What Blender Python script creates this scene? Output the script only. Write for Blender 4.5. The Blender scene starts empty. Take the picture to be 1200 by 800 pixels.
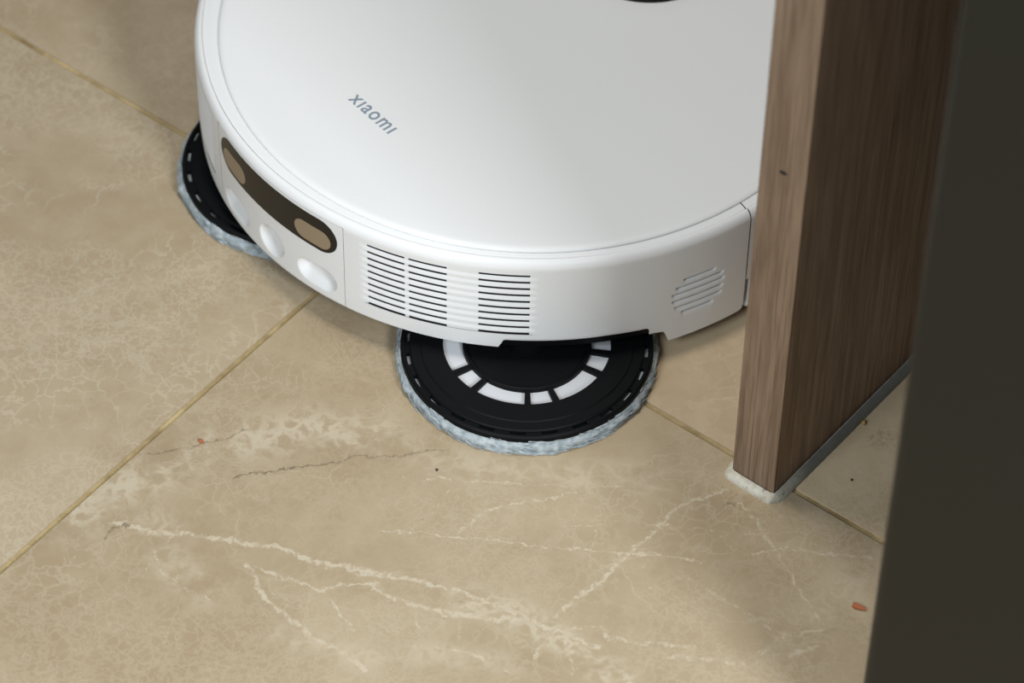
import bpy, bmesh, math, random
from math import sin, cos, pi, radians as rad, sqrt
from mathutils import Vector, Matrix

scene = bpy.context.scene
C = scene.collection
random.seed(7)

# ------------------------------------------------------------------ camera
F_PX, PITCH, ROLL, CAM_H = 4028.27, 0.829299, 0.0178124, 1.277217
cam_d = bpy.data.cameras.new('camera')
cam = bpy.data.objects.new('camera', cam_d)
C.objects.link(cam)
fw = Vector((0, cos(PITCH), -sin(PITCH)))
rt = Vector((1, 0, 0))
up = rt.cross(fw)
rt2 = cos(ROLL) * rt + sin(ROLL) * up
up2 = -sin(ROLL) * rt + cos(ROLL) * up
m = Matrix((rt2, up2, -fw)).transposed().to_4x4()
m.translation = (0, 0, CAM_H)
cam.matrix_world = m
cam_d.sensor_width = 36
cam_d.lens = F_PX / 1200 * 36
cam_d.clip_start = 0.05
cam_d.dof.use_dof = True
cam_d.dof.focus_distance = 1.675
cam_d.dof.aperture_fstop = 7.5
scene.camera = cam

# ------------------------------------------------------------------ world, lights, exposure
w = bpy.data.worlds.new('world')
scene.world = w
w.use_nodes = True
bg = w.node_tree.nodes['Background']
bg.inputs['Color'].default_value = (0.90, 0.96, 1.0, 1)
bg.inputs['Strength'].default_value = 0.13


def area(name, loc, target, size, power, color, sy=None):
    d = bpy.data.lights.new(name, 'AREA')
    d.shape = 'RECTANGLE' if sy else 'SQUARE'
    d.size = size
    if sy: d.size_y = sy
    d.energy = power
    d.color = color
    o = bpy.data.objects.new(name, d)
    C.objects.link(o)
    o.location = loc
    o.rotation_euler = (Vector(target) - Vector(loc)).to_track_quat('-Z', 'Y').to_euler()
    return o


area('ceiling_lamp_light', (-0.10, 1.22, 2.45), (0.02, 1.10, 0), 0.20, 19, (1.0, 0.955, 0.88))
area('window_light', (0.95, -0.50, 1.30), (0, 1.15, 0), 0.42, 38, (0.93, 0.97, 1.0))
area('room_lamp_light', (-0.78, -0.08, 1.35), (0.05, 1.08, 0), 0.7, 19, (0.83, 0.92, 1.0))
vs = scene.view_settings
vs.view_transform = 'Standard'
vs.look = 'None'
vs.exposure = 0.0
vs.gamma = 1.0
vs.use_curve_mapping = False


# ------------------------------------------------------------------ helpers
def mesh_obj(name, verts, faces, mat, parent=None, smooth=True, angle=35, mats=None, fm=None):
    me = bpy.data.meshes.new(name)
    me.from_pydata([tuple(v) for v in verts], [], faces)
    me.update()
    bm = bmesh.new()
    bm.from_mesh(me)
    bmesh.ops.recalc_face_normals(bm, faces=bm.faces)
    bm.to_mesh(me)
    bm.free()
    return finish(name, me, mat, parent, smooth, angle, mats, fm)


def finish(name, me, mat, parent=None, smooth=True, angle=35, mats=None, fm=None):
    me.materials.append(mat)
    for x in mats or []: me.materials.append(x)
    if fm: me.polygons.foreach_set('material_index', fm)
    if smooth:
        me.polygons.foreach_set('use_smooth', [True] * len(me.polygons))
        me.set_sharp_from_angle(angle=rad(angle))
    o = bpy.data.objects.new(name, me)
    C.objects.link(o)
    if parent: o.parent = parent
    return o


def bm_obj(name, bm, mat, parent=None, smooth=True, angle=35):
    bmesh.ops.recalc_face_normals(bm, faces=bm.faces)
    me = bpy.data.meshes.new(name)
    bm.to_mesh(me)
    bm.free()
    return finish(name, me, mat, parent, smooth, angle)


def empty(name, loc, rz=0):
    o = bpy.data.objects.new(name, None)
    C.objects.link(o)
    o.location = loc
    o.rotation_euler = (0, 0, rz)
    o.empty_display_size = 0.02
    return o


def tag(o, label=None, cat=None, group=None, kind=None):
    if label: o['label'] = label
    if cat: o['category'] = cat
    if group: o['group'] = group
    if kind: o['kind'] = kind
    return o


def box_bm(x0, x1, y0, y1, z0, z1, bev=0.0, seg=2):
    bm = bmesh.new()
    bmesh.ops.create_cube(bm, size=1)
    for v in bm.verts:
        v.co = Vector(((x0 + x1) / 2 + v.co.x * (x1 - x0), (y0 + y1) / 2 + v.co.y * (y1 - y0), (z0 + z1) / 2 + v.co.z * (z1 - z0)))
    if bev:
        bmesh.ops.bevel(bm, geom=bm.edges[:], offset=bev, segments=seg, profile=0.5, affect='EDGES')
    return bm


def lathe(name, prof, mat, parent, loc=(0, 0), n=160, th0=0.0, th1=360.0, angle=35, cap=False):
    full = abs(th1 - th0 - 360) < 1e-6
    k = n if full else n + 1
    V = []
    for i in range(k):
        t = rad(th0 + (th1 - th0) * i / n)
        for r, z in prof:
            V.append((loc[0] + r * cos(t), loc[1] + r * sin(t), z))
    P = len(prof)
    Fc = []
    for i in range(n):
        a, b = i * P, ((i + 1) % k) * P
        for j in range(P - 1):
            Fc.append((a + j, b + j, b + j + 1, a + j + 1))
    if cap:
        Fc.append(tuple(range(P)))
        Fc.append(tuple((k - 1) * P + j for j in range(P)))
    bm = bmesh.new()
    vs_ = [bm.verts.new(v) for v in V]
    for f in Fc:
        try: bm.faces.new([vs_[i] for i in f])
        except ValueError: pass
    bmesh.ops.remove_doubles(bm, verts=bm.verts[:], dist=1e-6)
    return bm_obj(name, bm, mat, parent, True, angle)


# ------------------------------------------------------------------ materials
class NT:
    def __init__(s, name):
        s.m = bpy.data.materials.new(name)
        s.m.use_nodes = True
        s.t = s.m.node_tree
        s.b = s.t.nodes['Principled BSDF']

    def n(s, typ, **kw):
        x = s.t.nodes.new(typ)
        for k, v in kw.items(): setattr(x, k, v)
        return x

    def l(s, a, b): s.t.links.new(a, b)

    def math(s, op, a, b=None, c=None, clamp=False):
        x = s.n('ShaderNodeMath', operation=op, use_clamp=clamp)
        for i, v in enumerate((a, b, c)):
            if v is None: continue
            if isinstance(v, (int, float)): x.inputs[i].default_value = v
            else: s.l(v, x.inputs[i])
        return x.outputs[0]

    def vmath(s, op, a, b=None, scale=None):
        x = s.n('ShaderNodeVectorMath', operation=op)
        for i, v in enumerate((a, b)):
            if v is None: continue
            if isinstance(v, (tuple, list, Vector)): x.inputs[i].default_value = v
            else: s.l(v, x.inputs[i])
        if scale is not None: x.inputs['Scale'].default_value = scale
        return x.outputs['Value'] if op in ('LENGTH', 'DOT_PRODUCT', 'DISTANCE') else x.outputs['Vector']

    def noise(s, vec, scale, detail=4, rough=0.55, dist=0.0, color=False):
        x = s.n('ShaderNodeTexNoise')
        x.inputs['Scale'].default_value = scale
        x.inputs['Detail'].default_value = detail
        x.inputs['Roughness'].default_value = rough
        x.inputs['Distortion'].default_value = dist
        s.l(vec, x.inputs['Vector'])
        return x.outputs['Color' if color else 'Fac']

    def ramp(s, v, a, b, lo=0.0, hi=1.0, smooth=True):
        x = s.n('ShaderNodeMapRange')
        x.interpolation_type = 'SMOOTHSTEP' if smooth else 'LINEAR'
        x.inputs['From Min'].default_value = a
        x.inputs['From Max'].default_value = b
        x.inputs['To Min'].default_value = lo
        x.inputs['To Max'].default_value = hi
        s.l(v, x.inputs['Value'])
        return x.outputs['Result']

    def mix(s, fac, a, b):
        x = s.n('ShaderNodeMix', data_type='RGBA')
        if isinstance(fac, (int, float)): x.inputs['Factor'].default_value = fac
        else: s.l(fac, x.inputs['Factor'])
        for k, v in ((6, a), (7, b)):
            if isinstance(v, tuple): x.inputs[k].default_value = (*v[:3], 1)
            else: s.l(v, x.inputs[k])
        return x.outputs[2]

    def bump(s, h, strength, dist):
        x = s.n('ShaderNodeBump')
        x.inputs['Strength'].default_value = strength
        x.inputs['Distance'].default_value = dist
        s.l(h, x.inputs['Height'])
        s.l(x.outputs['Normal'], s.b.inputs['Normal'])


def simple(name, col, rough=0.5, spec=0.5, metal=0.0, coat=0.0):
    t = NT(name)
    # a touch of fine procedural mottling so that no surface is perfectly even
    tc = t.n('ShaderNodeTexCoord')
    f = t.noise(tc.outputs['Object'], 900, 2)
    c2 = tuple(min(1, c * 0.96) for c in col)
    t.l(t.mix(f, col, c2), t.b.inputs['Base Color'])
    t.b.inputs['Roughness'].default_value = rough
    t.b.inputs['Specular IOR Level'].default_value = spec
    t.b.inputs['Metallic'].default_value = metal
    t.b.inputs['Coat Weight'].default_value = coat
    return t.m


M_white = simple('white_plastic', (0.80, 0.80, 0.795), 0.42, 0.4)
M_lid = simple('white_lid', (0.81, 0.81, 0.80), 0.5, 0.35)
M_black = simple('black_plastic', (0.0035, 0.004, 0.0045), 0.5, 0.12)
M_blacksoft = simple('black_matte', (0.005, 0.005, 0.006), 0.6, 0.15)
M_window = simple('window_glass', (0.014, 0.011, 0.008), 0.3, 0.2)
M_lens = simple('bronze_lens', (0.300, 0.225, 0.145), 0.35, 0.3)
M_logo = simple('grey_print', (0.235, 0.285, 0.345), 0.5, 0.3)
M_dark = simple('vent_dark', (0.012, 0.012, 0.015), 0.7, 0.2)
M_slot_shade = simple('slot_shade', (0.075, 0.062, 0.055), 0.7, 0.2)
M_padwhite = simple('pad_backing', (0.62, 0.63, 0.65), 0.7, 0.2)
M_cab = simple('dark_laminate', (0.015, 0.0145, 0.0105), 0.5, 0.2)
M_rubber = simple('rubber', (0.02, 0.02, 0.02), 0.8, 0.3)


def fibre_mat():
    t = NT('microfibre')
    tc = t.n('ShaderNodeTexCoord')
    f = t.noise(tc.outputs['Object'], 260, 3)
    t.l(t.mix(t.ramp(f, 0.35, 0.65), (0.27, 0.31, 0.325), (0.44, 0.485, 0.50)), t.b.inputs['Base Color'])
    t.b.inputs['Roughness'].default_value = 0.9
    t.b.inputs['Specular IOR Level'].default_value = 0.1
    return t.m


M_fibre = fibre_mat()


def wood_mat():
    t = NT('walnut_veneer')
    tc = t.n('ShaderNodeTexCoord')
    mp = t.n('ShaderNodeMapping')
    mp.inputs['Scale'].default_value = (1, 1, 0.035)
    t.l(tc.outputs['Object'], mp.inputs['Vector'])
    f1 = t.noise(mp.outputs['Vector'], 800, 4, 0.6)
    f2 = t.noise(mp.outputs['Vector'], 200, 3, 0.5, 0.4)
    g = t.math('ADD', t.math('MULTIPLY', f1, 0.55), t.math('MULTIPLY', f2, 0.45))
    c = t.mix(t.ramp(g, 0.34, 0.66), (0.215, 0.140, 0.092), (0.378, 0.265, 0.182))
    mp2 = t.n('ShaderNodeMapping')
    mp2.inputs['Scale'].default_value = (1, 1, 0.02)
    t.l(tc.outputs['Object'], mp2.inputs['Vector'])
    pores = t.ramp(t.noise(mp2.outputs['Vector'], 900, 2, 0.5), 0.56, 0.68)
    c = t.mix(t.math('MULTIPLY', pores, 0.45), c, (0.07, 0.040, 0.025))
    t.l(c, t.b.inputs['Base Color'])
    t.b.inputs['Roughness'].default_value = 0.55
    t.b.inputs['Specular IOR Level'].default_value = 0.3
    t.bump(f1, 0.15, 0.0006)
    return t.m


M_wood = wood_mat()


def bead_mat():
    t = NT('old_sealant')
    tc = t.n('ShaderNodeTexCoord')
    f = t.noise(tc.outputs['Object'], 180, 5, 0.65)
    c = t.mix(t.ramp(f, 0.35, 0.65), (0.55, 0.50, 0.38), (0.74, 0.71, 0.60))
    f2 = t.noise(tc.outputs['Object'], 420, 3, 0.6)
    c = t.mix(t.ramp(f2, 0.60, 0.72), c, (0.25, 0.17, 0.09))
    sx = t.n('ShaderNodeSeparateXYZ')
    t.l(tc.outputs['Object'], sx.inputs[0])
    side = t.math('MULTIPLY', t.ramp(sx.outputs['X'], 0.0245, 0.0262), t.ramp(sx.outputs['Y'], 0.004, 0.03, 0.45, 1.0))   # grey run along the panel's long side, its shade put into the colour
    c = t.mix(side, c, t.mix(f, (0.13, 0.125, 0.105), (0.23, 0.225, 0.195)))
    t.l(c, t.b.inputs['Base Color'])
    t.b.inputs['Roughness'].default_value = 0.5
    t.bump(f, 0.25, 0.0008)
    return t.m


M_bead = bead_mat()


def grout_mat():
    t = NT('yellow_grout')
    tc = t.n('ShaderNodeTexCoord')
    f = t.noise(tc.outputs['Object'], 22, 6, 0.65)
    c = t.mix(t.ramp(f, 0.32, 0.68), (0.20, 0.135, 0.052), (0.54, 0.42, 0.215))
    t.l(c, t.b.inputs['Base Color'])
    t.b.inputs['Roughness'].default_value = 0.85
    t.bump(t.noise(tc.outputs['Object'], 700, 3), 0.6, 0.001)
    return t.m


M_grout = grout_mat()

# veins of the big tile, in metres on the floor; (kind, half width, points)
R_, U_, F_ = rt2, up2, fw


def floor_pt(px, py):
    """a place on the floor measured from the photograph, as a point in metres"""
    d = (px - 600) / F_PX * R_ - (py - 400) / F_PX * U_ + F_
    k = -CAM_H / d.z
    return Vector((d.x * k, d.y * k, 0))


VEINS = [
    (0.0016, 0.9, [(135, 615), (200, 625), (260, 632), (320, 640), (375, 659), (424, 672), (469, 674), (525, 687), (570, 704), (619, 721), (656, 740), (700, 757)]),
    (0.0022, 0.8, [(375, 661), (424, 672), (460, 676)]),
    (0.0021, 0.75, [(439, 684), (461, 702), (506, 717), (560, 724), (625, 728)]),
    (0.0016, 0.7, [(290, 660), (310, 700), (340, 728), (400, 765), (430, 785)]),
    (0.0010, 0.75, [(300, 665), (375, 691), (401, 684), (439, 684)]),
    (0.0009, 0.7, [(381, 692), (398, 715), (415, 738)]),
    (0.0007, 0.7, [(439, 620), (540, 627), (637, 640), (700, 646), (744, 652), (826, 657)]),
    (0.0010, 0.6, [(536, 624), (570, 599), (637, 580), (700, 569)]),
    (0.0009, 0.55, [(472, 560), (581, 567), (650, 567), (725, 571)]),
    (0.0014, 0.7, [(650, 721), (706, 680), (744, 646), (789, 597), (819, 582), (852, 575)]),
    (0.0012, 0.6, [(866, 590), (886, 609), (909, 650), (935, 691), (965, 732)]),
    (0.0010, 0.6, [(882, 650), (912, 642), (987, 648), (1025, 654)]),
    (0.0014, 0.55, [(965, 738), (912, 747), (882, 777)]),
    (0.0010, 0.5, [(760, 690), (800, 672), (850, 700), (920, 744)]),
    (0.0014, 0.6, [(650, 740), (706, 729), (714, 747), (762, 755), (815, 759)]),
    (0.0024, 0.5, [(781, 770), (875, 777), (961, 757)]),
    (0.0007, 0.5, [(650, 616), (740, 612), (860, 624), (950, 624)]),
    (0.0008, 0.5, [(480, 622), (510, 597), (525, 573)]),
    (0.0009, 0.6, [(480, 755), (525, 759), (555, 766), (600, 790)]),
    (0.0013, 0.6, [(626, 770), (640, 744), (662, 748), (672, 790)]),
    (0.0008, 0.5, [(487, 717), (492, 745)]),
    (0.0008, 0.5, [(539, 722), (540, 752)]),
    (0.0007, 0.5, [(685, 700), (690, 650), (700, 617)]),
    (0.0008, 0.5, [(165, 680), (190, 640), (215, 615)]),
    (0.0009, 0.55, [(180, 640), (195, 675), (245, 705)]),
    (0.0006, 0.5, [(190, 760), (205, 720), (215, 695)]),
]
BROAD = [
    (0.0140, 0.75, [(80, 606), (165, 560), (260, 522), (360, 500), (440, 512)]),
    (0.0110, 0.55, [(440, 515), (560, 548), (690, 560), (760, 560)]),
    (0.0120, 0.50, [(180, 615), (200, 660), (240, 690)]),
    (0.0130, 0.45, [(950, 735), (990, 690), (1020, 660)]),
    (0.0090, 0.85, [(540, 700), (619, 724), (660, 748), (700, 775), (730, 800)]),
    (0.0080, 0.50, [(330, 745), (420, 770), (520, 765), (600, 780)]),
]
CRACKS = [(0.0005, 0.75, [(275, 560), (300, 552), (340, 546), (382, 544), (412, 537)]),
          (0.0004, 0.5, [(412, 537), (450, 533), (525, 527)]),
          (0.0004, 0.55, [(150, 530), (190, 532), (230, 520), (290, 505)]),
          (0.0005, 0.6, [(125, 632), (135, 620), (150, 616)])]
STAINS = [(0.0045, 0.5, [(855, 589), (859, 591)]), (0.0100, 0.28, [(1033, 515), (1036, 524)])]


def thin(p, tol=4.0):
    """drop points that lie almost on the line between their neighbours"""
    if len(p) < 3: return p
    (x0, y0), (x1, y1) = p[0], p[-1]
    L = math.hypot(x1 - x0, y1 - y0)
    d = [abs((x1 - x0) * (y0 - y) - (x0 - x) * (y1 - y0)) / L for x, y in p[1:-1]]
    k = max(range(len(d)), key=d.__getitem__)
    if d[k] < tol: return [p[0], p[-1]]
    return thin(p[:k + 2], tol)[:-1] + thin(p[k + 1:], tol)


def seg_group():
    g = bpy.data.node_groups.new('vein_segment', 'ShaderNodeTree')
    it = g.interface
    for nm, ty in (('P', 'NodeSocketVector'), ('A', 'NodeSocketVector'), ('D', 'NodeSocketVector'), ('InvLen2', 'NodeSocketFloat'), ('W', 'NodeSocketFloat'), ('S', 'NodeSocketFloat'), ('Prev', 'NodeSocketFloat')):
        it.new_socket(nm, in_out='INPUT', socket_type=ty)
    it.new_socket('V', in_out='OUTPUT', socket_type='NodeSocketFloat')
    i, o = g.nodes.new('NodeGroupInput'), g.nodes.new('NodeGroupOutput')
    L = g.links.new

    def v(op, a, b):
        x = g.nodes.new('ShaderNodeVectorMath')
        x.operation = op
        L(a, x.inputs[0])
        L(b, x.inputs[3] if op == 'SCALE' else x.inputs[1])
        return x
    ma = g.nodes.new('ShaderNodeVectorMath')       # tie each segment to the one before it, so they are evaluated in turn
    ma.operation = 'MULTIPLY_ADD'
    L(i.outputs['Prev'], ma.inputs[0])
    ma.inputs[1].default_value = (1e-7, 1e-7, 0)
    L(i.outputs['P'], ma.inputs[2])
    d = v('SUBTRACT', ma.outputs[0], i.outputs['A'])
    dt = v('DOT_PRODUCT', d.outputs[0], i.outputs['D'])
    mu = g.nodes.new('ShaderNodeMath')
    mu.operation = 'MULTIPLY'
    mu.use_clamp = True
    L(dt.outputs['Value'], mu.inputs[0])
    L(i.outputs['InvLen2'], mu.inputs[1])
    sc = v('SCALE', i.outputs['D'], mu.outputs[0])
    df = v('DISTANCE', d.outputs[0], sc.outputs[0])
    mr = g.nodes.new('ShaderNodeMapRange')
    mr.interpolation_type = 'SMOOTHSTEP'
    L(df.outputs['Value'], mr.inputs['Value'])
    mr.inputs['From Min'].default_value = 0
    L(i.outputs['W'], mr.inputs['From Max'])
    L(i.outputs['S'], mr.inputs['To Min'])
    mr.inputs['To Max'].default_value = 0
    mx = g.nodes.new('ShaderNodeMath')
    mx.operation = 'MAXIMUM'
    L(mr.outputs['Result'], mx.inputs[0])
    L(i.outputs['Prev'], mx.inputs[1])
    L(mx.outputs[0], o.inputs['V'])
    return g


SEG = seg_group()


def marble(name, lists=False, seed=0.0, fine=1.0, tone=(1, 1, 1)):
    t = NT(name)
    geo = t.n('ShaderNodeNewGeometry')
    P0 = geo.outputs['Position']
    P = t.vmath('ADD', P0, (seed * 3.1, seed * 1.7, seed * 0.37))
    # warp
    wc = t.noise(P, 26, 4, 0.6, color=True)
    wv = t.vmath('SCALE', t.vmath('SUBTRACT', wc, (0.5, 0.5, 0.5)), scale=0.030)
    wc2 = t.noise(P, 150, 3, 0.65, color=True)
    wv = t.vmath('ADD', wv, t.vmath('SCALE', t.vmath('SUBTRACT', wc2, (0.5, 0.5, 0.5)), scale=0.009))
    PW = t.vmath('ADD', P, wv)
    cloud = t.noise(P, 7, 5, 0.6, 0.6)
    cloud2 = t.noise(P, 38, 5, 0.65, 0.3)
    base = t.mix(t.ramp(t.math('ADD', t.math('MULTIPLY', cloud, 0.6), t.math('MULTIPLY', cloud2, 0.4)), 0.33, 0.67), tuple(a * b for a, b in zip((0.415, 0.314, 0.195), tone)), tuple(a * b for a, b in zip((0.525, 0.420, 0.278), tone)))
    vein = None

    def crackle(scale, wid, amount, mlo, mhi, mscale):
        x = t.n('ShaderNodeTexVoronoi', feature='DISTANCE_TO_EDGE')
        x.inputs['Scale'].default_value = scale
        t.l(PW, x.inputs['Vector'])
        v = t.ramp(x.outputs['Distance'], 0.0, wid, 1.0, 0.0)
        k = t.ramp(t.noise(t.vmath('ADD', P, (scale, 0.3, 0)), mscale, 3, 0.6), mlo, mhi)
        return t.math('MULTIPLY', t.math('MULTIPLY', v, k), amount)
    for a in ((30, 0.030, 0.42 * fine, 0.46, 0.66, 14), (85, 0.07, 0.42 * fine, 0.42, 0.62, 12), (190, 0.13, 0.36 * fine, 0.40, 0.60, 10), (13, 0.010, 0.50 * fine, 0.40, 0.62, 22)):
        v = crackle(*a)
        vein = v if vein is None else t.math('MAXIMUM', vein, v)
    if lists:
        wj = t.vmath('SCALE', t.vmath('SUBTRACT', t.noise(P0, 75, 4, 0.7, color=True), (0.5, 0.5, 0.5)), scale=0.010)
        wk = t.vmath('SCALE', t.vmath('SUBTRACT', t.noise(P0, 320, 3, 0.7, color=True), (0.5, 0.5, 0.5)), scale=0.0048)
        PJ = t.vmath('MULTIPLY', t.vmath('ADD', t.vmath('ADD', P0, wj), wk), (1, 1, 0))
        brk = t.noise(P0, 160, 4, 0.7)

        def total(lst):
            out = None
            for wd, st, pts in lst:
                pp = [floor_pt(*q) for q in thin(pts)]
                for a, b in zip(pp, pp[1:]):
                    n = t.n('ShaderNodeGroup')
                    n.node_tree = SEG
                    t.l(PJ, n.inputs['P'])
                    n.inputs['A'].default_value = a
                    n.inputs['D'].default_value = b - a
                    n.inputs['InvLen2'].default_value = 1 / (b - a).length_squared
                    n.inputs['W'].default_value = wd * 1.8
                    n.inputs['S'].default_value = st
                    if out is not None: t.l(out, n.inputs['Prev'])
                    out = n.outputs[0]
            return out
        raw = total(VEINS)
        ragged = t.math('ADD', raw, t.math('MULTIPLY', t.math('SUBTRACT', brk, 0.5), 1.5))
        vv = t.math('MULTIPLY', t.ramp(ragged, 0.22, 0.80), t.math('MULTIPLY', t.ramp(raw, 0.02, 0.35), 0.92))
        bx = t.n('ShaderNodeTexVoronoi', feature='DISTANCE_TO_EDGE')
        bx.inputs['Scale'].default_value = 105
        t.l(PW, bx.inputs['Vector'])
        clast = t.ramp(bx.outputs['Distance'], 0.02, 0.30, 1.0, 0.12)
        b2 = t.n('ShaderNodeTexVoronoi', feature='DISTANCE_TO_EDGE')
        b2.inputs['Scale'].default_value = 210
        t.l(PW, b2.inputs['Vector'])
        vv = t.math('MULTIPLY', vv, t.ramp(b2.outputs['Distance'], 0.04, 0.30, 1.0, 0.30))
        bd = t.math('MULTIPLY', t.math('MULTIPLY', total(BROAD), clast), t.ramp(cloud2, 0.34, 0.56))
        vein = t.math('MAXIMUM', t.math('MAXIMUM', vein, vv), bd)
    col = t.mix(vein, base, tuple(a * b for a, b in zip((0.66, 0.575, 0.430), tone)))
    if lists:
        ck = t.math('MULTIPLY', total(CRACKS), t.ramp(brk, 0.35, 0.55, 0.2, 1.0))
        col = t.mix(ck, col, (0.10, 0.075, 0.05))
    if lists or seed == 2.0:
        wj2 = t.vmath('SCALE', t.vmath('SUBTRACT', t.noise(P0, 160, 3, 0.7, color=True), (0.5, 0.5, 0.5)), scale=0.012)
        st = None
        for wd, s, pts in STAINS:
            d = t.vmath('DISTANCE', t.vmath('MULTIPLY', t.vmath('ADD', P0, wj2), (1, 1, 0)), floor_pt(*pts[0]))
            v = t.ramp(d, wd * 0.3, wd, s, 0.0)
            v = t.math('MULTIPLY', v, t.ramp(t.noise(P0, 420, 3, 0.7), 0.42, 0.6))
            st = v if st is None else t.math('MAXIMUM', st, v)
        col = t.mix(st, col, (0.10, 0.075, 0.05))
    # tiny dark pits
    pit = t.ramp(t.noise(P, 330, 2, 0.5), 0.74, 0.80)
    col = t.mix(t.math('MULTIPLY', pit, 0.5), col, (0.16, 0.10, 0.06))
    t.l(col, t.b.inputs['Base Color'])
    t.b.inputs['Roughness'].default_value = 0.42
    t.b.inputs['Specular IOR Level'].default_value = 0.35
    t.bump(cloud2, 0.03, 0.001)
    return t.m


M_tile_main = marble('marble_tile_main', True, 0.0, 0.8)
M_tiles = [marble('marble_tile_b', False, 1.0, 1.0, (0.84, 0.85, 0.87)), marble('marble_tile_c', False, 2.0, 0.6, (1.06, 1.04, 1.03)), marble('marble_tile_d', False, 3.0, 0.7, (0.74, 0.74, 0.75))]  # tones also carry light: far-left tiles dimmed, tile beside the panel lifted

# ------------------------------------------------------------------ floor: grout bed and tiles
ANG_B = rad(-37.25)
ub = Vector((cos(ANG_B), sin(ANG_B), 0))
va = Vector((-sin(ANG_B), cos(ANG_B), 0))
CORNER = Vector((-0.0735, 1.2365, 0))
floor = bm_obj('floor', box_bm(-1.62, 1.62, -1.62, 1.62, -0.02, -0.0012), M_grout, None, False)
floor.location = CORNER
floor.rotation_euler = (0, 0, ANG_B)
tag(floor, 'beige marble tiled floor with yellow-brown grout joints', None, None, 'structure')
TS, GAP = 0.80, 0.0031
tile_me = None
for i in range(-2, 2):
    for j in range(-2, 2):
        bm = box_bm(GAP / 2, TS - GAP / 2, GAP / 2, TS - GAP / 2, -0.010, 0.0, 0.0005, 2)
        if (i, j) == (0, -1): mt = M_tile_main
        elif (i, j) == (-1, -1): mt = M_tiles[0]
        elif (i, j) == (0, 0): mt = M_tiles[1]
        else: mt = M_tiles[(i * 2 + j * 3 + 2) % 3] if (i, j) != (-1, 0) else M_tiles[2]
        o = bm_obj('tile', bm, mt, floor, True, 40)
        o.location = (i * TS, j * TS, 0)

# ------------------------------------------------------------------ wooden upright and its sealant bead
def frame_pt(p, u, v): return Vector((p[0], p[1], 0)) + ub * u + va * v


PANG = rad(-38.3)
pu = Vector((cos(PANG), sin(PANG), 0))
pv = Vector((-sin(PANG), cos(PANG), 0))
PT, PD, PH = 0.0247, 0.62, 0.68
panel = empty('wooden_upright', (0.1082, 1.0848, 0), PANG)
tag(panel, 'walnut veneered upright panel standing on the floor beside the robot vacuum', 'wood panel')
bm_obj('board', box_bm(0, PT, 0.0012, PD, 0.0022, PH, 0.0004, 2), M_wood, panel)
eb = bm_obj('edge_band', box_bm(0, PT, 0, 0.0011, 0.0022, PH, 0.0004, 2), M_wood, panel)
tag(eb, 'walnut edge strip on the narrow front of the panel')
# small nick in the edge band
dn = bmesh.new()
bmesh.ops.create_icosphere(dn, subdivisions=2, radius=1)
for v in dn.verts:
    v.co = Vector((0.0125 + v.co.x * 0.0022 + v.co.z * 0.0006, -0.0001 + v.co.y * 0.00025, 0.214 + v.co.z * 0.0011))
nick = bm_obj('nick', dn, M_rubber, panel)

# bead: profile swept round the base
path = [(-0.0004, PD, -1, 0), (-0.0004, 0.004, -1, 0), (-0.0002, 0.0008, -0.75, -0.66), (0.0012, -0.0003, -0.35, -0.94), (0.006, -0.0004, 0, -1), (0.013, -0.0004, 0, -1),
        (PT - 0.005, -0.0004, 0, -1), (PT - 0.0012, -0.0003, 0.3, -0.95), (PT + 0.0003, 0.0010, 0.75, -0.66), (PT + 0.0004, 0.004, 1, 0)] + [(PT + 0.0004, 0.01 + k * (PD - 0.01) / 40, 1, 0) for k in range(41)]
prof = [(0.0, 0.0040), (0.0008, 0.0040), (0.0020, 0.0035), (0.0031, 0.0026), (0.0038, 0.0013), (0.0040, 0.0), (0.0, 0.0)]
V, Fc = [], []
for x, y, nx, ny in path:
    side = nx > 0.9
    kk = 1.0 + random.uniform(-0.025, 0.025)
    for a, b in prof:
        a2 = a * kk * (1.1 if side else 1.0)
        b2 = b
        V.append((x + nx * a2, y + ny * a2, b2 * (1.0 if not side else 1.0)))
np_ = len(prof)
for i in range(len(path) - 1):
    for j in range(np_):
        Fc.append((i * np_ + j, (i + 1) * np_ + j, (i + 1) * np_ + (j + 1) % np_, i * np_ + (j + 1) % np_))
Fc += [tuple(range(np_)), tuple((len(path) - 1) * np_ + j for j in range(np_))]
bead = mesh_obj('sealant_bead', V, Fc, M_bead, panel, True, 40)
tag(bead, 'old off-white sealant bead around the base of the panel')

# ------------------------------------------------------------------ dark cabinet on the right
cab = empty('dark_cabinet', (0.1526, 0.9022, 0), ANG_B)
tag(cab, 'dark olive-grey cabinet standing at the right edge, out of focus', 'cabinet')
bm_obj('carcass', box_bm(0.004, 0.60, 0.021, 0.52, 0.08, 0.90, 0.001, 1), M_cab, cab)
bm_obj('door', box_bm(0.0, 0.60, 0.0, 0.019, 0.05, 0.89, 0.008, 5), M_cab, cab)
bm_obj('plinth', box_bm(0.006, 0.60, 0.030, 0.50, 0.0, 0.08, 0.001, 1), M_cab, cab)
bm_obj('top_panel', box_bm(-0.0, 0.60, 0.0, 0.54, 0.90, 0.92, 0.003, 2), M_cab, cab)

# ------------------------------------------------------------------ robot vacuum
RC = (0.007924, 1.323642)
AX = 222.0                      # direction (degrees) of the docking side
robot = empty('robot_vacuum', (RC[0], RC[1], 0))
tag(robot, 'white round robot vacuum with two spinning mop pads, side vents and flat lid', 'robot vacuum')
R0 = 0.175
Z_SH = 0.0725


def mirror(t): return 2 * AX - t


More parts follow.
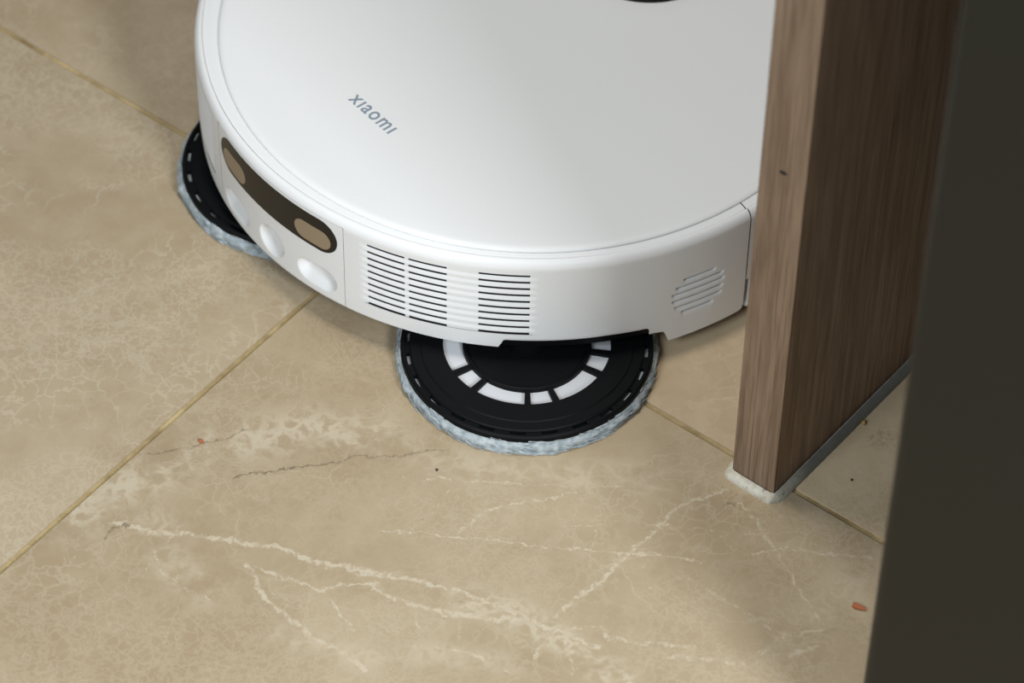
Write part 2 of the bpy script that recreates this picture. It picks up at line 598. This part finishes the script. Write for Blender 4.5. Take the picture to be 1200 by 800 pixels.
def z_bottom(t):
    if t < AX: t = mirror(t)
    if t < 265.75: return 0.018
    if t < 290.2:
        e = min(t - 265.75, 290.2 - t) * rad(1) * R0      # metres from the notch end
        r = 0.0022
        top = 0.0235 if t < 283 else 0.0235 - 0.0008 * (t - 283) / 7.2
        if e < r: return top - r + sqrt(max(0, r * r - (r - e) ** 2))
        return top
    if t < 291.0: return 0.0181
    if t < 292.6: return 0.0181 - 0.0008 * (t - 291.0) / 1.6
    if t < 293.7: return 0.0173 - 0.0078 * ((t - 292.6) / 1.1) ** 1.4
    e = (308.2 - t) * rad(1) * R0
    r = 0.003
    if e < r: return 0.0095 + r - sqrt(max(0, r * r - (r - e) ** 2))
    return 0.0095


# louvred speaker rows (centre z in mm, start, end)
SPK = [(50.8, 296.2, 301.4), (46.0, 294.9, 303.0), (41.6, 294.2, 303.3), (36.8, 294.3, 303.1), (32.1, 294.8, 302.9), (27.6, 296.1, 301.3)]


def sstep(a, b, x):
    x = max(0.0, min(1.0, (x - a) / (b - a)))
    return x * x * (3 - 2 * x)


def spk_disp(t, z):
    if t < AX: t = mirror(t)
    zm = z * 1000
    if not (293 < t < 305 and 23 < zm < 54): return 0.0
    best = 0.0
    for zc, a, b in SPK:
        e = min(t - a, b - t)
        m_ = sstep(-0.5, 0.3, e)
        if m_ <= 0: continue
        dz = zc - zm            # >0 below the slot centre
        if dz < -0.85: continue
        if dz < -0.6: d = -2.6 * sstep(-0.85, -0.6, dz)
        elif dz < 0.45: d = -2.6
        elif dz < 0.8: d = -2.6 + 1.9 * (dz - 0.45) / 0.35
        elif dz < 3.4: d = -0.7 * (1 - (dz - 0.8) / 2.6) ** 1.8
        else: d = 0
        best = min(best, d * m_)
    return best * 0.001


V_T0, V_T1 = 241.3, 271.6           # vent opening in angle
V_Z0, V_Z1 = 0.02795, 0.07045       # and height
SLOT_Z = [0.0697 - 0.004555 * k for k in range(10)]
P_T0, P_T1, P_Z1 = 205.62, 238.38, 0.0740    # docking panel
SEAM = 0.10


def arange(a, b, s):
    n = max(1, round((b - a) / s))
    return [a + (b - a) * i / n for i in range(n)]


half = []
marks = [222.0, 238.38 + SEAM, 241.3, 265.75, 266.5, 271.6, 289.4, 290.2, 290.21, 292.6, 293.7, 305.2, 307.1, 308.2]
steps = [0.6, 0.4, 0.4, 0.6, 0.08, 0.5, 0.6, 0.08, 0.01, 0.3, 0.1, 0.13, 0.4, 0.1]
marks2 = [222.0, P_T1 + SEAM, V_T0, 265.75, 266.5, V_T1, 289.4, 290.2, 290.21, 292.6, 293.7, 305.2, 307.1, 308.2]
for a, b, s in zip(marks2, marks2[1:], [0.6, 0.5, 0.6, 0.08, 0.6, 0.6, 0.08, 0.01, 0.3, 0.1, 0.13, 0.5, 0.1]):
    half += arange(a, b, s)
half.append(308.2)
thetas = sorted(set([round(t, 5) for t in half] + [round(mirror(t), 5) for t in half]))
zr = [None] + [0.0240, 0.0255] + [0.0262 + 0.00033 * k for k in range(6)] + [V_Z0] + [V_Z0 + 0.00034 * k for k in range(1, 72)]
z_last = zr[-1]
zr += [z_last + (V_Z1 - z_last) * k / 8 for k in range(1, 9)] + [0.0715, Z_SH]
SH_A, SH_B = 0.0037, 0.0060
tail = [(R0 - SH_A * (1 - cos(a)), Z_SH + SH_B * sin(a)) for a in [rad(9 * k) for k in range(1, 11)]]
# insert an exact row at the docking panel's top
tail_z = [p[1] for p in tail]


def shoulder_r(z):
    if z <= Z_SH: return R0
    s = min(1.0, (z - Z_SH) / SH_B)
    return R0 - SH_A * (1 - sqrt(max(0, 1 - s * s)))


tail.insert(2, (shoulder_r(P_Z1 + 0.0004), P_Z1 + 0.0004))
tail = sorted(tail, key=lambda p: p[1])
tail += [(0.17122, 0.0768), (0.17070, 0.0768), (0.1704, 0.0776), (0.1690, 0.0780), (0.1665, 0.0784), (0.160, 0.0786), (0.148, 0.0786)]


def shell(name, ths, zb, zrows, hole, disp, mat):
    rows = len(zrows) + len(tail) + 2
    V, Fc = [], []
    for t in ths:
        ct, st = cos(rad(t)), sin(rad(t))
        b = zb(t)
        # inner lip of the bottom edge
        V.append(((R0 - 0.010) * ct, (R0 - 0.010) * st, b + 0.004))
        V.append(((R0 - 0.0022) * ct, (R0 - 0.0022) * st, b + 0.0001))
        for z in zrows:
            zz = b if z is None else max(z, b + 0.00001 * (z * 1000))
            r = R0 + (disp(t, zz) if disp else 0)
            if z is None: r = R0 - 0.0003
            V.append((r * ct, r * st, zz))
        for r, z in tail: V.append((r * ct, r * st, z))
    for i in range(len(ths) - 1):
        tm = (ths[i] + ths[i + 1]) / 2
        for j in range(rows - 1):
            a, b_ = i * rows + j, (i + 1) * rows + j
            zs = (V[a][2], V[a + 1][2], V[b_][2], V[b_ + 1][2])
            if hole and j >= 1 and hole(tm, sum(zs) / 4): continue
            Fc.append((a, b_, b_ + 1, a + 1))
    return mesh_obj(name, V, Fc, mat, robot, True, 50)


def in_hole(t, z):
    if P_T0 - SEAM < t < P_T1 + SEAM and z < P_Z1 + 0.0004: return True
    tt = t if t > AX else mirror(t)
    return V_T0 < tt < V_T1 and V_Z0 < z < V_Z1


bs = shell('body_shell', thetas, z_bottom, zr, in_hole, spk_disp, M_white)
# dark strips inside the pressed rows, carrying the shade of the sound grille's gaps
for sgn in (0, 1):
    for zc, a, b in SPK:
        a0, a1 = a - 0.05, b + 0.05
        if sgn: a0, a1 = mirror(a1), mirror(a0)
        zz = zc * 0.001
        lathe('slot_shade_strip', [(R0 - 0.0030, zz - 0.00020), (R0 - 0.0011, zz - 0.00025), (R0 - 0.0007, zz + 0.00035), (R0 - 0.0007, zz + 0.00062), (R0 - 0.0030, zz + 0.00062)], M_slot_shade, bs, n=14, th0=a0, th1=a1, cap=True)
# front bumper closing the circle
fb_t = arange(308.40, 360 + 135.60, 1.2) + [495.60]


def zb_front(t):
    e = min(t - 308.40, 495.60 - t) * rad(1) * R0
    return 0.0095 + (0.003 - sqrt(max(0, 0.003 ** 2 - (0.003 - e) ** 2)) if e < 0.003 else 0)


def fb_disp(t, z):
    e = min(t - 308.40, 495.60 - t)
    return -0.0045 if (e < 0.9 and z < 0.0305) else 0.0


fb = shell('front_bumper', [308.40, 308.42, 308.8, 309.25, 309.3] + fb_t[2:-2] + [494.7, 494.75, 495.2, 495.58, 495.60], zb_front, [None, 0.015, 0.0300, 0.0306, 0.05, 0.065, Z_SH], None, fb_disp, M_white)
# dark wall behind the seams and openings
lathe('inner_wall', [(R0 - 0.0105, 0.0245), (R0 - 0.0095, 0.0250), (R0 - 0.0095, 0.0700), (R0 - 0.0095, 0.0765), (R0 - 0.012, 0.0772)], M_dark, robot, n=180)
# black chassis underneath
lathe('chassis', [(0.0, 0.0206), (0.1630, 0.0206), (0.1645, 0.0212), (0.1650, 0.0250), (0.163, 0.0290), (0.0, 0.0290)], M_blacksoft, robot, n=180)
for s in (0, 1):
    a0, a1 = 265.95, 290.15
    if s: a0, a1 = mirror(290.15), mirror(265.95)
    tr = lathe('mop_bay_trim', [(0.150, 0.0186), (0.1735, 0.0186), (0.1745, 0.0192), (0.1747, 0.0200), (0.1747, 0.0240), (0.150, 0.0240)], M_black, robot, n=50, th0=a0, th1=a1, cap=True)

# docking panel with three pressed dimples
DIM = [(211.4, 0.0293, 0.0128, 0.0072), (222.0, 0.0315, 0.0097, 0.0097), (232.6, 0.0303, 0.0128, 0.0077)]


def dim_disp(t, z):
    d = 0.0
    for tc, zc, hx, hz in DIM:
        x = (t - tc) * rad(1) * R0
        y = z - zc
        rr = min(hx, hz)
        qx = max(abs(x) - (hx - rr), 0)
        qy = max(abs(y) - (hz - rr), 0)
        e = rr - sqrt(qx * qx + qy * qy)
        if e > 0:
            s = min(1, e / 0.0052)
            d = max(d, 0.0078 * (0.60 + 0.40 * y / hz) * (1 - (1 - s) ** 1.7))
    return -d


pt = arange(P_T0, P_T1, 0.14) + [P_T1]
pz = arange(0.0180, 0.0205, 0.0008) + arange(0.0205, 0.0425, 0.00042) + arange(0.0425, P_Z1, 0.0030) + [P_Z1]
V, Fc = [], []
nz = len(pz) + 3
for t in pt:
    ct, st = cos(rad(t)), sin(rad(t))
    V.append(((R0 - 0.010) * ct, (R0 - 0.010) * st, 0.022))
    V.append(((R0 - 0.0022) * ct, (R0 - 0.0022) * st, 0.0181))
    for z in pz:
        r = shoulder_r(z) + dim_disp(t, z) - (0.0003 if z == pz[0] else 0)
        V.append((r * ct, r * st, z))
    V.append(((R0 - 0.003) * ct, (R0 - 0.003) * st, P_Z1 - 0.0002))
for i in range(len(pt) - 1):
    for j in range(nz - 1):
        Fc.append((i * nz + j, (i + 1) * nz + j, (i + 1) * nz + j + 1, i * nz + j + 1))
Fc += [tuple(range(nz)), tuple((len(pt) - 1) * nz + j for j in range(nz))]
dock = mesh_obj('docking_panel', V, Fc, M_white, robot, True, 50)


def stadium(name, t0, t1, zc, hz, off, depth, mat, parent):
    """curved rounded-end plate on the side of the robot"""
    n = 72
    c = []
    a0 = hz / (rad(1) * R0)
    per = []
    for k in range(n):
        f = (1 - cos(pi * k / (n - 1))) / 2
        t = t0 + (t1 - t0) * f
        e = min(t - t0, t1 - t)
        h = hz if e >= a0 else hz * sqrt(max(0.0, 1 - (1 - e / a0) ** 2))
        per.append((t, h))
    V, Fc = [], []
    m_ = 9
    for t, h in per:
        ct, st = cos(rad(t)), sin(rad(t))
        for j in range(m_):
            z = zc - h + 2 * h * j / (m_ - 1)
            r = shoulder_r(z) + off
            V.append((r * ct, r * st, z))
        for z in (zc - h, zc + h):
            r = shoulder_r(z) + off - depth
            V.append((r * ct, r * st, z))
    q = m_ + 2
    for i in range(n - 1):
        for j in range(m_ - 1):
            Fc.append((i * q + j, (i + 1) * q + j, (i + 1) * q + j + 1, i * q + j + 1))
        Fc.append((i * q, (i + 1) * q, (i + 1) * q + m_, i * q + m_))
        Fc.append((i * q + m_ - 1, (i + 1) * q + m_ - 1, (i + 1) * q + m_ + 1, i * q + m_ + 1))
    bm = bmesh.new()
    vv = [bm.verts.new(v) for v in V]
    for f in Fc: bm.faces.new([vv[k] for k in f])
    bmesh.ops.remove_doubles(bm, verts=bm.verts[:], dist=1e-7)
    bmesh.ops.dissolve_degenerate(bm, dist=1e-7, edges=bm.edges[:])
    return bm_obj(name, bm, mat, parent, True, 40)


win = stadium('sensor_window', 206.6, 237.2, 0.0612, 0.0109, 0.00022, 0.0006, M_window, robot)
tag(win, 'dark glossy sensor window')
for a, b in ((207.6, 215.2), (228.2, 235.9)):
    ln = stadium('sensor_lens', a, b, 0.0586, 0.0061, 0.00030, 0.0004, M_lens, win)
    tag(ln, 'bronze oval sensor lens')

# vents: dark backing, dividers and nine louvre slats on either side of the docking panel
DIVS = [(V_T0, 242.85), (249.50, 250.20), (256.65, 261.85), (270.15, V_T1)]


def vfade(t): return sstep(V_T0, 242.8, t) * (1 - sstep(270.2, V_T1, t))


for sgn in (0, 1):
    fn = mirror if sgn else (lambda t: t)
    a0, a1 = V_T0 - 0.5, V_T1 + 0.5
    if sgn: a0, a1 = mirror(a1), mirror(a0)
    vent = lathe('vent_grille', [(R0 - 0.0026, V_Z0 - 0.0008), (R0 - 0.00062, V_Z0 - 0.0006), (R0 - 0.00062, V_Z1 + 0.0006), (R0 - 0.0026, V_Z1 + 0.0008)], M_dark, robot, n=60, th0=a0, th1=a1, cap=True)
    tag(vent, 'louvred air vent, thin dark slots between white slats')
    for a, b in DIVS:
        V, Fc = [], []
        ts = arange(a, b, 0.3) + [b]
        for t in ts:
            g = rad(fn(t))
            edge = a == V_T0 or b == V_T1
            r = R0 - (0.00042 * vfade(t) if edge else 0.00042)
            for rr, z in ((R0 - 0.0022, V_Z0 - 0.0002), (r, V_Z0 - 0.0002), (r, V_Z1 + 0.0002), (R0 - 0.0022, V_Z1 + 0.0002)):
                V.append((rr * cos(g), rr * sin(g), z))
        for i in range(len(ts) - 1):
            for j in range(4):
                Fc.append((i * 4 + j, (i + 1) * 4 + j, (i + 1) * 4 + (j + 1) % 4, i * 4 + (j + 1) % 4))
        e = (len(ts) - 1) * 4
        Fc += [(0, 1, 2, 3), (e, e + 1, e + 2, e + 3)]
        mesh_obj('divider', V, Fc, M_white, vent, True, 40)
    ts = arange(V_T0, V_T1, 0.35) + [V_T1]
    for k in range(9):
        zt = SLOT_Z[k] - 0.00105
        zb_ = SLOT_Z[k + 1] + 0.00100
        pr = [(-0.0022, zt - 0.0002), (-0.00055, zt), (-0.00040, zt - 0.0003), (-0.00012, zt - 0.0010), (0.0001, zt - 0.0018), (0.0002, zb_ + 0.0004), (0.0001, zb_), (-0.0022, zb_ + 0.0002)]
        V, Fc = [], []
        n = len(pr)
        for t in ts:
            g = rad(fn(t))
            f = vfade(t)
            for d, z in pr:
                z2 = z
                if f < 1:                       # the relief runs out softly at both ends
                    mid = (zt + zb_) / 2
                    z2 = mid + (z - mid) * (1 + (1 - f) * 0.55)
                r = R0 + (d * f if d > -0.002 else d)
                V.append((r * cos(g), r * sin(g), z2))
        for i in range(len(ts) - 1):
            for j in range(n):
                Fc.append((i * n + j, (i + 1) * n + j, (i + 1) * n + (j + 1) % n, i * n + (j + 1) % n))
        Fc += [tuple(range(n)), tuple((len(ts) - 1) * n + j for j in range(n))]
        mesh_obj('slat', V, Fc, M_white, vent, True, 50)

# lid
LC, LR, LZ = (0.000284, -0.00506), 0.16262, 0.0806
lp = [(0.0, LZ + 0.0002), (0.06, LZ + 0.00018), (0.12, LZ + 0.0001), (0.150, LZ), (LR - 0.0040, LZ - 0.00008), (LR - 0.0026, LZ - 0.0002), (LR - 0.0014, LZ - 0.0005), (LR - 0.0005, LZ - 0.0010), (LR - 0.0001, LZ - 0.0016), (LR - 0.0001, LZ - 0.0018), (0.150, LZ - 0.0018)]
lid = lathe('lid', lp, M_lid, robot, LC, n=256, angle=40)
tag(lid, 'flat matt white lid with grey lettering')
# maker's lettering
cu = bpy.data.curves.new('lettering', 'FONT')
cu.body = 'x\u0131aom\u0131'
cu.size = 0.011
cu.extrude = 0.00008
cu.offset = 0.00010
cu.space_character = 1.16
cu.resolution_u = 6
tmp = bpy.data.objects.new('tmp_text', cu)
C.objects.link(tmp)
dg = bpy.context.evaluated_depsgraph_get()
tme = bpy.data.meshes.new_from_object(tmp.evaluated_get(dg))
bpy.data.objects.remove(tmp)
xs = [v.co.x for v in tme.vertices]
ys = [v.co.y for v in tme.vertices]
x0, x1, y0, y1 = min(xs), max(xs), min(ys), max(ys)
LW, LH = 0.0324, 0.0062
la = rad(-49.3)
bx_, by_ = -0.0930, -0.0645
for v in tme.vertices:
    px = (v.co.x - x0) / (x1 - x0) * LW
    py = (v.co.y - y0) / (y1 - y0) * LH
    v.co = Vector((bx_ + px * cos(la) - py * sin(la), by_ + px * sin(la) + py * cos(la), LZ + 0.00020 + v.co.z))
tme.name = 'lettering'
lg = finish('lettering', tme, M_logo, lid, False)
tag(lg, 'grey printed maker name on the lid')

# laser turret at the far side of the lid
TC = (0.0802 * cos(rad(42)), 0.0802 * sin(rad(42)))
tu = lathe('laser_turret', [(0.0, 0.0800), (0.0415, 0.0800), (0.0418, 0.0812), (0.0405, 0.0822), (0.0400, 0.0905), (0.0, 0.0905)], M_black, robot, TC, n=96)
lathe('turret_cap', [(0.0, 0.0905), (0.0400, 0.0905), (0.0408, 0.0915), (0.0404, 0.0958), (0.0385, 0.0972), (0.0, 0.0976)], M_white, tu, TC, n=96)

# drive wheels and front caster below the chassis
for s in (-1, 1):
    a = rad(42 + 90 * s)
    bm = bmesh.new()
    bmesh.ops.create_cone(bm, cap_ends=True, segments=40, radius1=0.034, radius2=0.034, depth=0.022)
    bmesh.ops.bevel(bm, geom=[e for e in bm.edges if abs(e.verts[0].co.z - e.verts[1].co.z) < 1e-6], offset=0.003, segments=2, affect='EDGES')
    bmesh.ops.rotate(bm, verts=bm.verts, cent=(0, 0, 0), matrix=Matrix.Rotation(pi / 2, 3, 'Y') @ Matrix.Identity(3))
    bmesh.ops.rotate(bm, verts=bm.verts, cent=(0, 0, 0), matrix=Matrix.Rotation(a, 3, 'Z'))
    bmesh.ops.translate(bm, verts=bm.verts, vec=(0.112 * cos(a), 0.112 * sin(a), 0.0341))
    bm_obj('drive_wheel', bm, M_rubber, robot)

# spinning mops
SPOKES = [60 * k + o for k in range(6) for o in (211, 231)]


def make_mop(cx, cy, phase, seed):
    rnd = random.Random(seed)
    bm = bmesh.new()

    def ring(prof, a0=0, a1=360, n=120):
        full = a1 - a0 >= 360
        k = n if full else n + 1
        vv = [[bm.verts.new((cx + r * cos(rad(a0 + (a1 - a0) * i / n)), cy + r * sin(rad(a0 + (a1 - a0) * i / n)), z)) for r, z in prof] for i in range(k)]
        for i in range(n):
            A, B = vv[i], vv[(i + 1) % k]
            for j in range(len(prof) - 1): bm.faces.new((A[j], B[j], B[j + 1], A[j + 1]))
        if not full:
            bm.faces.new(vv[0])
            bm.faces.new(vv[-1])
    Z = 0.0115
    # hub with a fine raised lip
    ring([(0.0005, Z - 0.0012), (0.012, Z - 0.0012), (0.0295, Z - 0.0016), (0.0305, Z - 0.0002), (0.0315, Z - 0.0001), (0.0322, Z - 0.0006), (0.0325, Z - 0.0045)])
    # broad outer plate
    ring([(0.0418, Z - 0.0045), (0.0420, Z - 0.0005), (0.0424, Z), (0.0530, Z - 0.0002), (0.0536, Z - 0.0007), (0.0582, Z - 0.0010), (0.0589, Z - 0.0016), (0.0591, Z - 0.0045)])
    # outer rim
    ring([(0.0606, Z - 0.0045), (0.0607, Z - 0.0022), (0.0612, Z - 0.0014), (0.0622, Z - 0.0014), (0.0632, Z - 0.0022), (0.0635, Z - 0.0045), (0.0606, Z - 0.0045)])
    # spokes of the inner ring
    for s in SPOKES:
        ring([(0.0315, Z - 0.0045), (0.0315, Z - 0.0009), (0.0425, Z - 0.0009), (0.0425, Z - 0.0045), (0.0315, Z - 0.0045)], s + phase - 2.3, s + phase + 2.3, 4)
    # bridges across the rim groove, leaving dashes of pad in sight
    for k in range(24):
        ring([(0.058, Z - 0.0045), (0.058, Z - 0.0020), (0.061, Z - 0.0020), (0.061, Z - 0.0045), (0.058, Z - 0.0045)], 15 * k + phase, 15 * k + phase + 7.5, 4)
    # stub shaft into the robot
    ring([(0.0, Z - 0.0012), (0.010, Z - 0.0012), (0.010, 0.0215)], n=40)
    bmesh.ops.remove_doubles(bm, verts=bm.verts[:], dist=1e-7)
    mop = bm_obj('mop_disc', bm, M_black, robot, True, 35)
    tag(mop, 'black mop carrier disc')
    lathe('pad_backing', [(0.0, Z - 0.0030), (0.0480, Z - 0.0030), (0.0482, 0.0040), (0.0, 0.0040)], M_padwhite, mop, (cx, cy), n=96)
    # fibre pad: lumpy ring with thousands of strands
    V, Fc = [], []
    n, q = 220, 12
    for i in range(n):
        a = 2 * pi * i / n
        lump = 0.0007 * sin(9 * a + seed) + 0.0006 * sin(23 * a + 2 * seed) + 0.0005 * sin(41 * a)
        for j in range(q):
            b = 2 * pi * j / q
            r = 0.0605 + (0.0050 + lump) * cos(b) + 0.0003 * rnd.uniform(-1, 1)
            z = 0.0036 + 0.0035 * sin(b) + 0.0002 * rnd.uniform(-1, 1)
            V.append((cx + r * cos(a), cy + r * sin(a), max(0.0001, z)))
    for i in range(n):
        for j in range(q):
            Fc.append((i * q + j, ((i + 1) % n) * q + j, ((i + 1) % n) * q + (j + 1) % q, i * q + (j + 1) % q))
    pad = mesh_obj('microfibre_pad', V, Fc, M_fibre, mop, True, 80)
    tag(pad, 'blue-grey microfibre pad')
    V, Fc = [], []
    for s in range(2600):
        a = rnd.uniform(0, 2 * pi)
        L = rnd.uniform(0.010, 0.022)
        r0 = rnd.uniform(0.0615, 0.0646)
        r1 = r0 + rnd.uniform(-0.0003, 0.0022)
        z0 = rnd.uniform(0.0012, 0.0080) if r0 < 0.0635 else rnd.uniform(0.0008, 0.0062)
        z1 = max(0.0006, z0 - rnd.uniform(0.0, 0.004))
        wd = rnd.uniform(0.00025, 0.0005)
        o = len(V)
        for k in range(4):
            f = k / 3
            aa = a + L * f / 0.064
            r = r0 + (r1 - r0) * f ** 1.3 + 0.0004 * sin(6 * f + s)
            z = z0 + (z1 - z0) * f
            w_ = wd * (1 - 0.6 * f)
            for c in range(3):
                g = 2 * pi * c / 3
                rr = r + w_ * cos(g)
                V.append((cx + rr * cos(aa), cy + rr * sin(aa), max(0.0, z + w_ * sin(g))))
        for k in range(3):
            for c in range(3):
                Fc.append((o + k * 3 + c, o + k * 3 + (c + 1) % 3, o + (k + 1) * 3 + (c + 1) % 3, o + (k + 1) * 3 + c))
    fr = finish_strands(V, Fc, mop)
    return mop


def finish_strands(V, Fc, parent):
    me = bpy.data.meshes.new('fringe')
    me.from_pydata(V, [], Fc)
    me.update()
    o = finish('fringe', me, M_fibre, parent, True, 80)
    o['kind'] = 'stuff'
    o['label'] = 'loose blue-grey fringe of the mop pad'
    return o


make_mop(0.0075 - RC[0], 1.1600 - RC[1], 0, 1)
make_mop(-0.1115 - RC[0], 1.2875 - RC[1], 17, 2)

# ------------------------------------------------------------------ crumbs on the tiles
M_crumb_o = simple('orange_crumb', (0.42, 0.13, 0.05), 0.6, 0.3)
M_crumb_y = simple('yellow_crumb', (0.55, 0.38, 0.10), 0.6, 0.3)
M_crumb_d = simple('dark_crumb', (0.05, 0.035, 0.025), 0.7, 0.2)


def crumb(px, py, sx, sy, sz, ang, mat, label, seed):
    rnd = random.Random(seed)
    bm = bmesh.new()
    bmesh.ops.create_icosphere(bm, subdivisions=2, radius=1)
    for v in bm.verts:
        k = 1 + rnd.uniform(-0.28, 0.28)
        t = v.co.x
        v.co = Vector((v.co.x * sx * k, v.co.y * sy * k * (1 - 0.45 * t), (v.co.z * k + 0.5 * t * t) * sz))
    zmin = min(v.co.z for v in bm.verts)
    for v in bm.verts: v.co.z -= zmin
    o = bm_obj('crumb', bm, mat, None, True, 60)
    o.location = floor_pt(px, py)
    o.rotation_euler = (0, 0, rad(ang))
    return tag(o, label, 'crumb')


crumb(1006, 712, 0.0036, 0.0017, 0.0009, -28, M_crumb_o, 'reddish orange flake on the tile beside the dark cabinet', 1)
crumb(1012, 497, 0.0010, 0.0015, 0.0010, 10, M_crumb_y, 'small yellow crumb on the tile beside the wooden panel', 2)
crumb(236, 518, 0.0017, 0.0008, 0.0006, -35, M_crumb_o, 'tiny orange shred on the tile left of the front mop', 3)
crumb(512, 551, 0.0006, 0.0007, 0.0005, 0, M_crumb_d, 'tiny dark speck on the tile just below the front mop', 4)
crumb(998, 563, 0.0006, 0.0006, 0.0005, 0, M_crumb_d, 'tiny dark speck on the tile between panel and cabinet', 5)
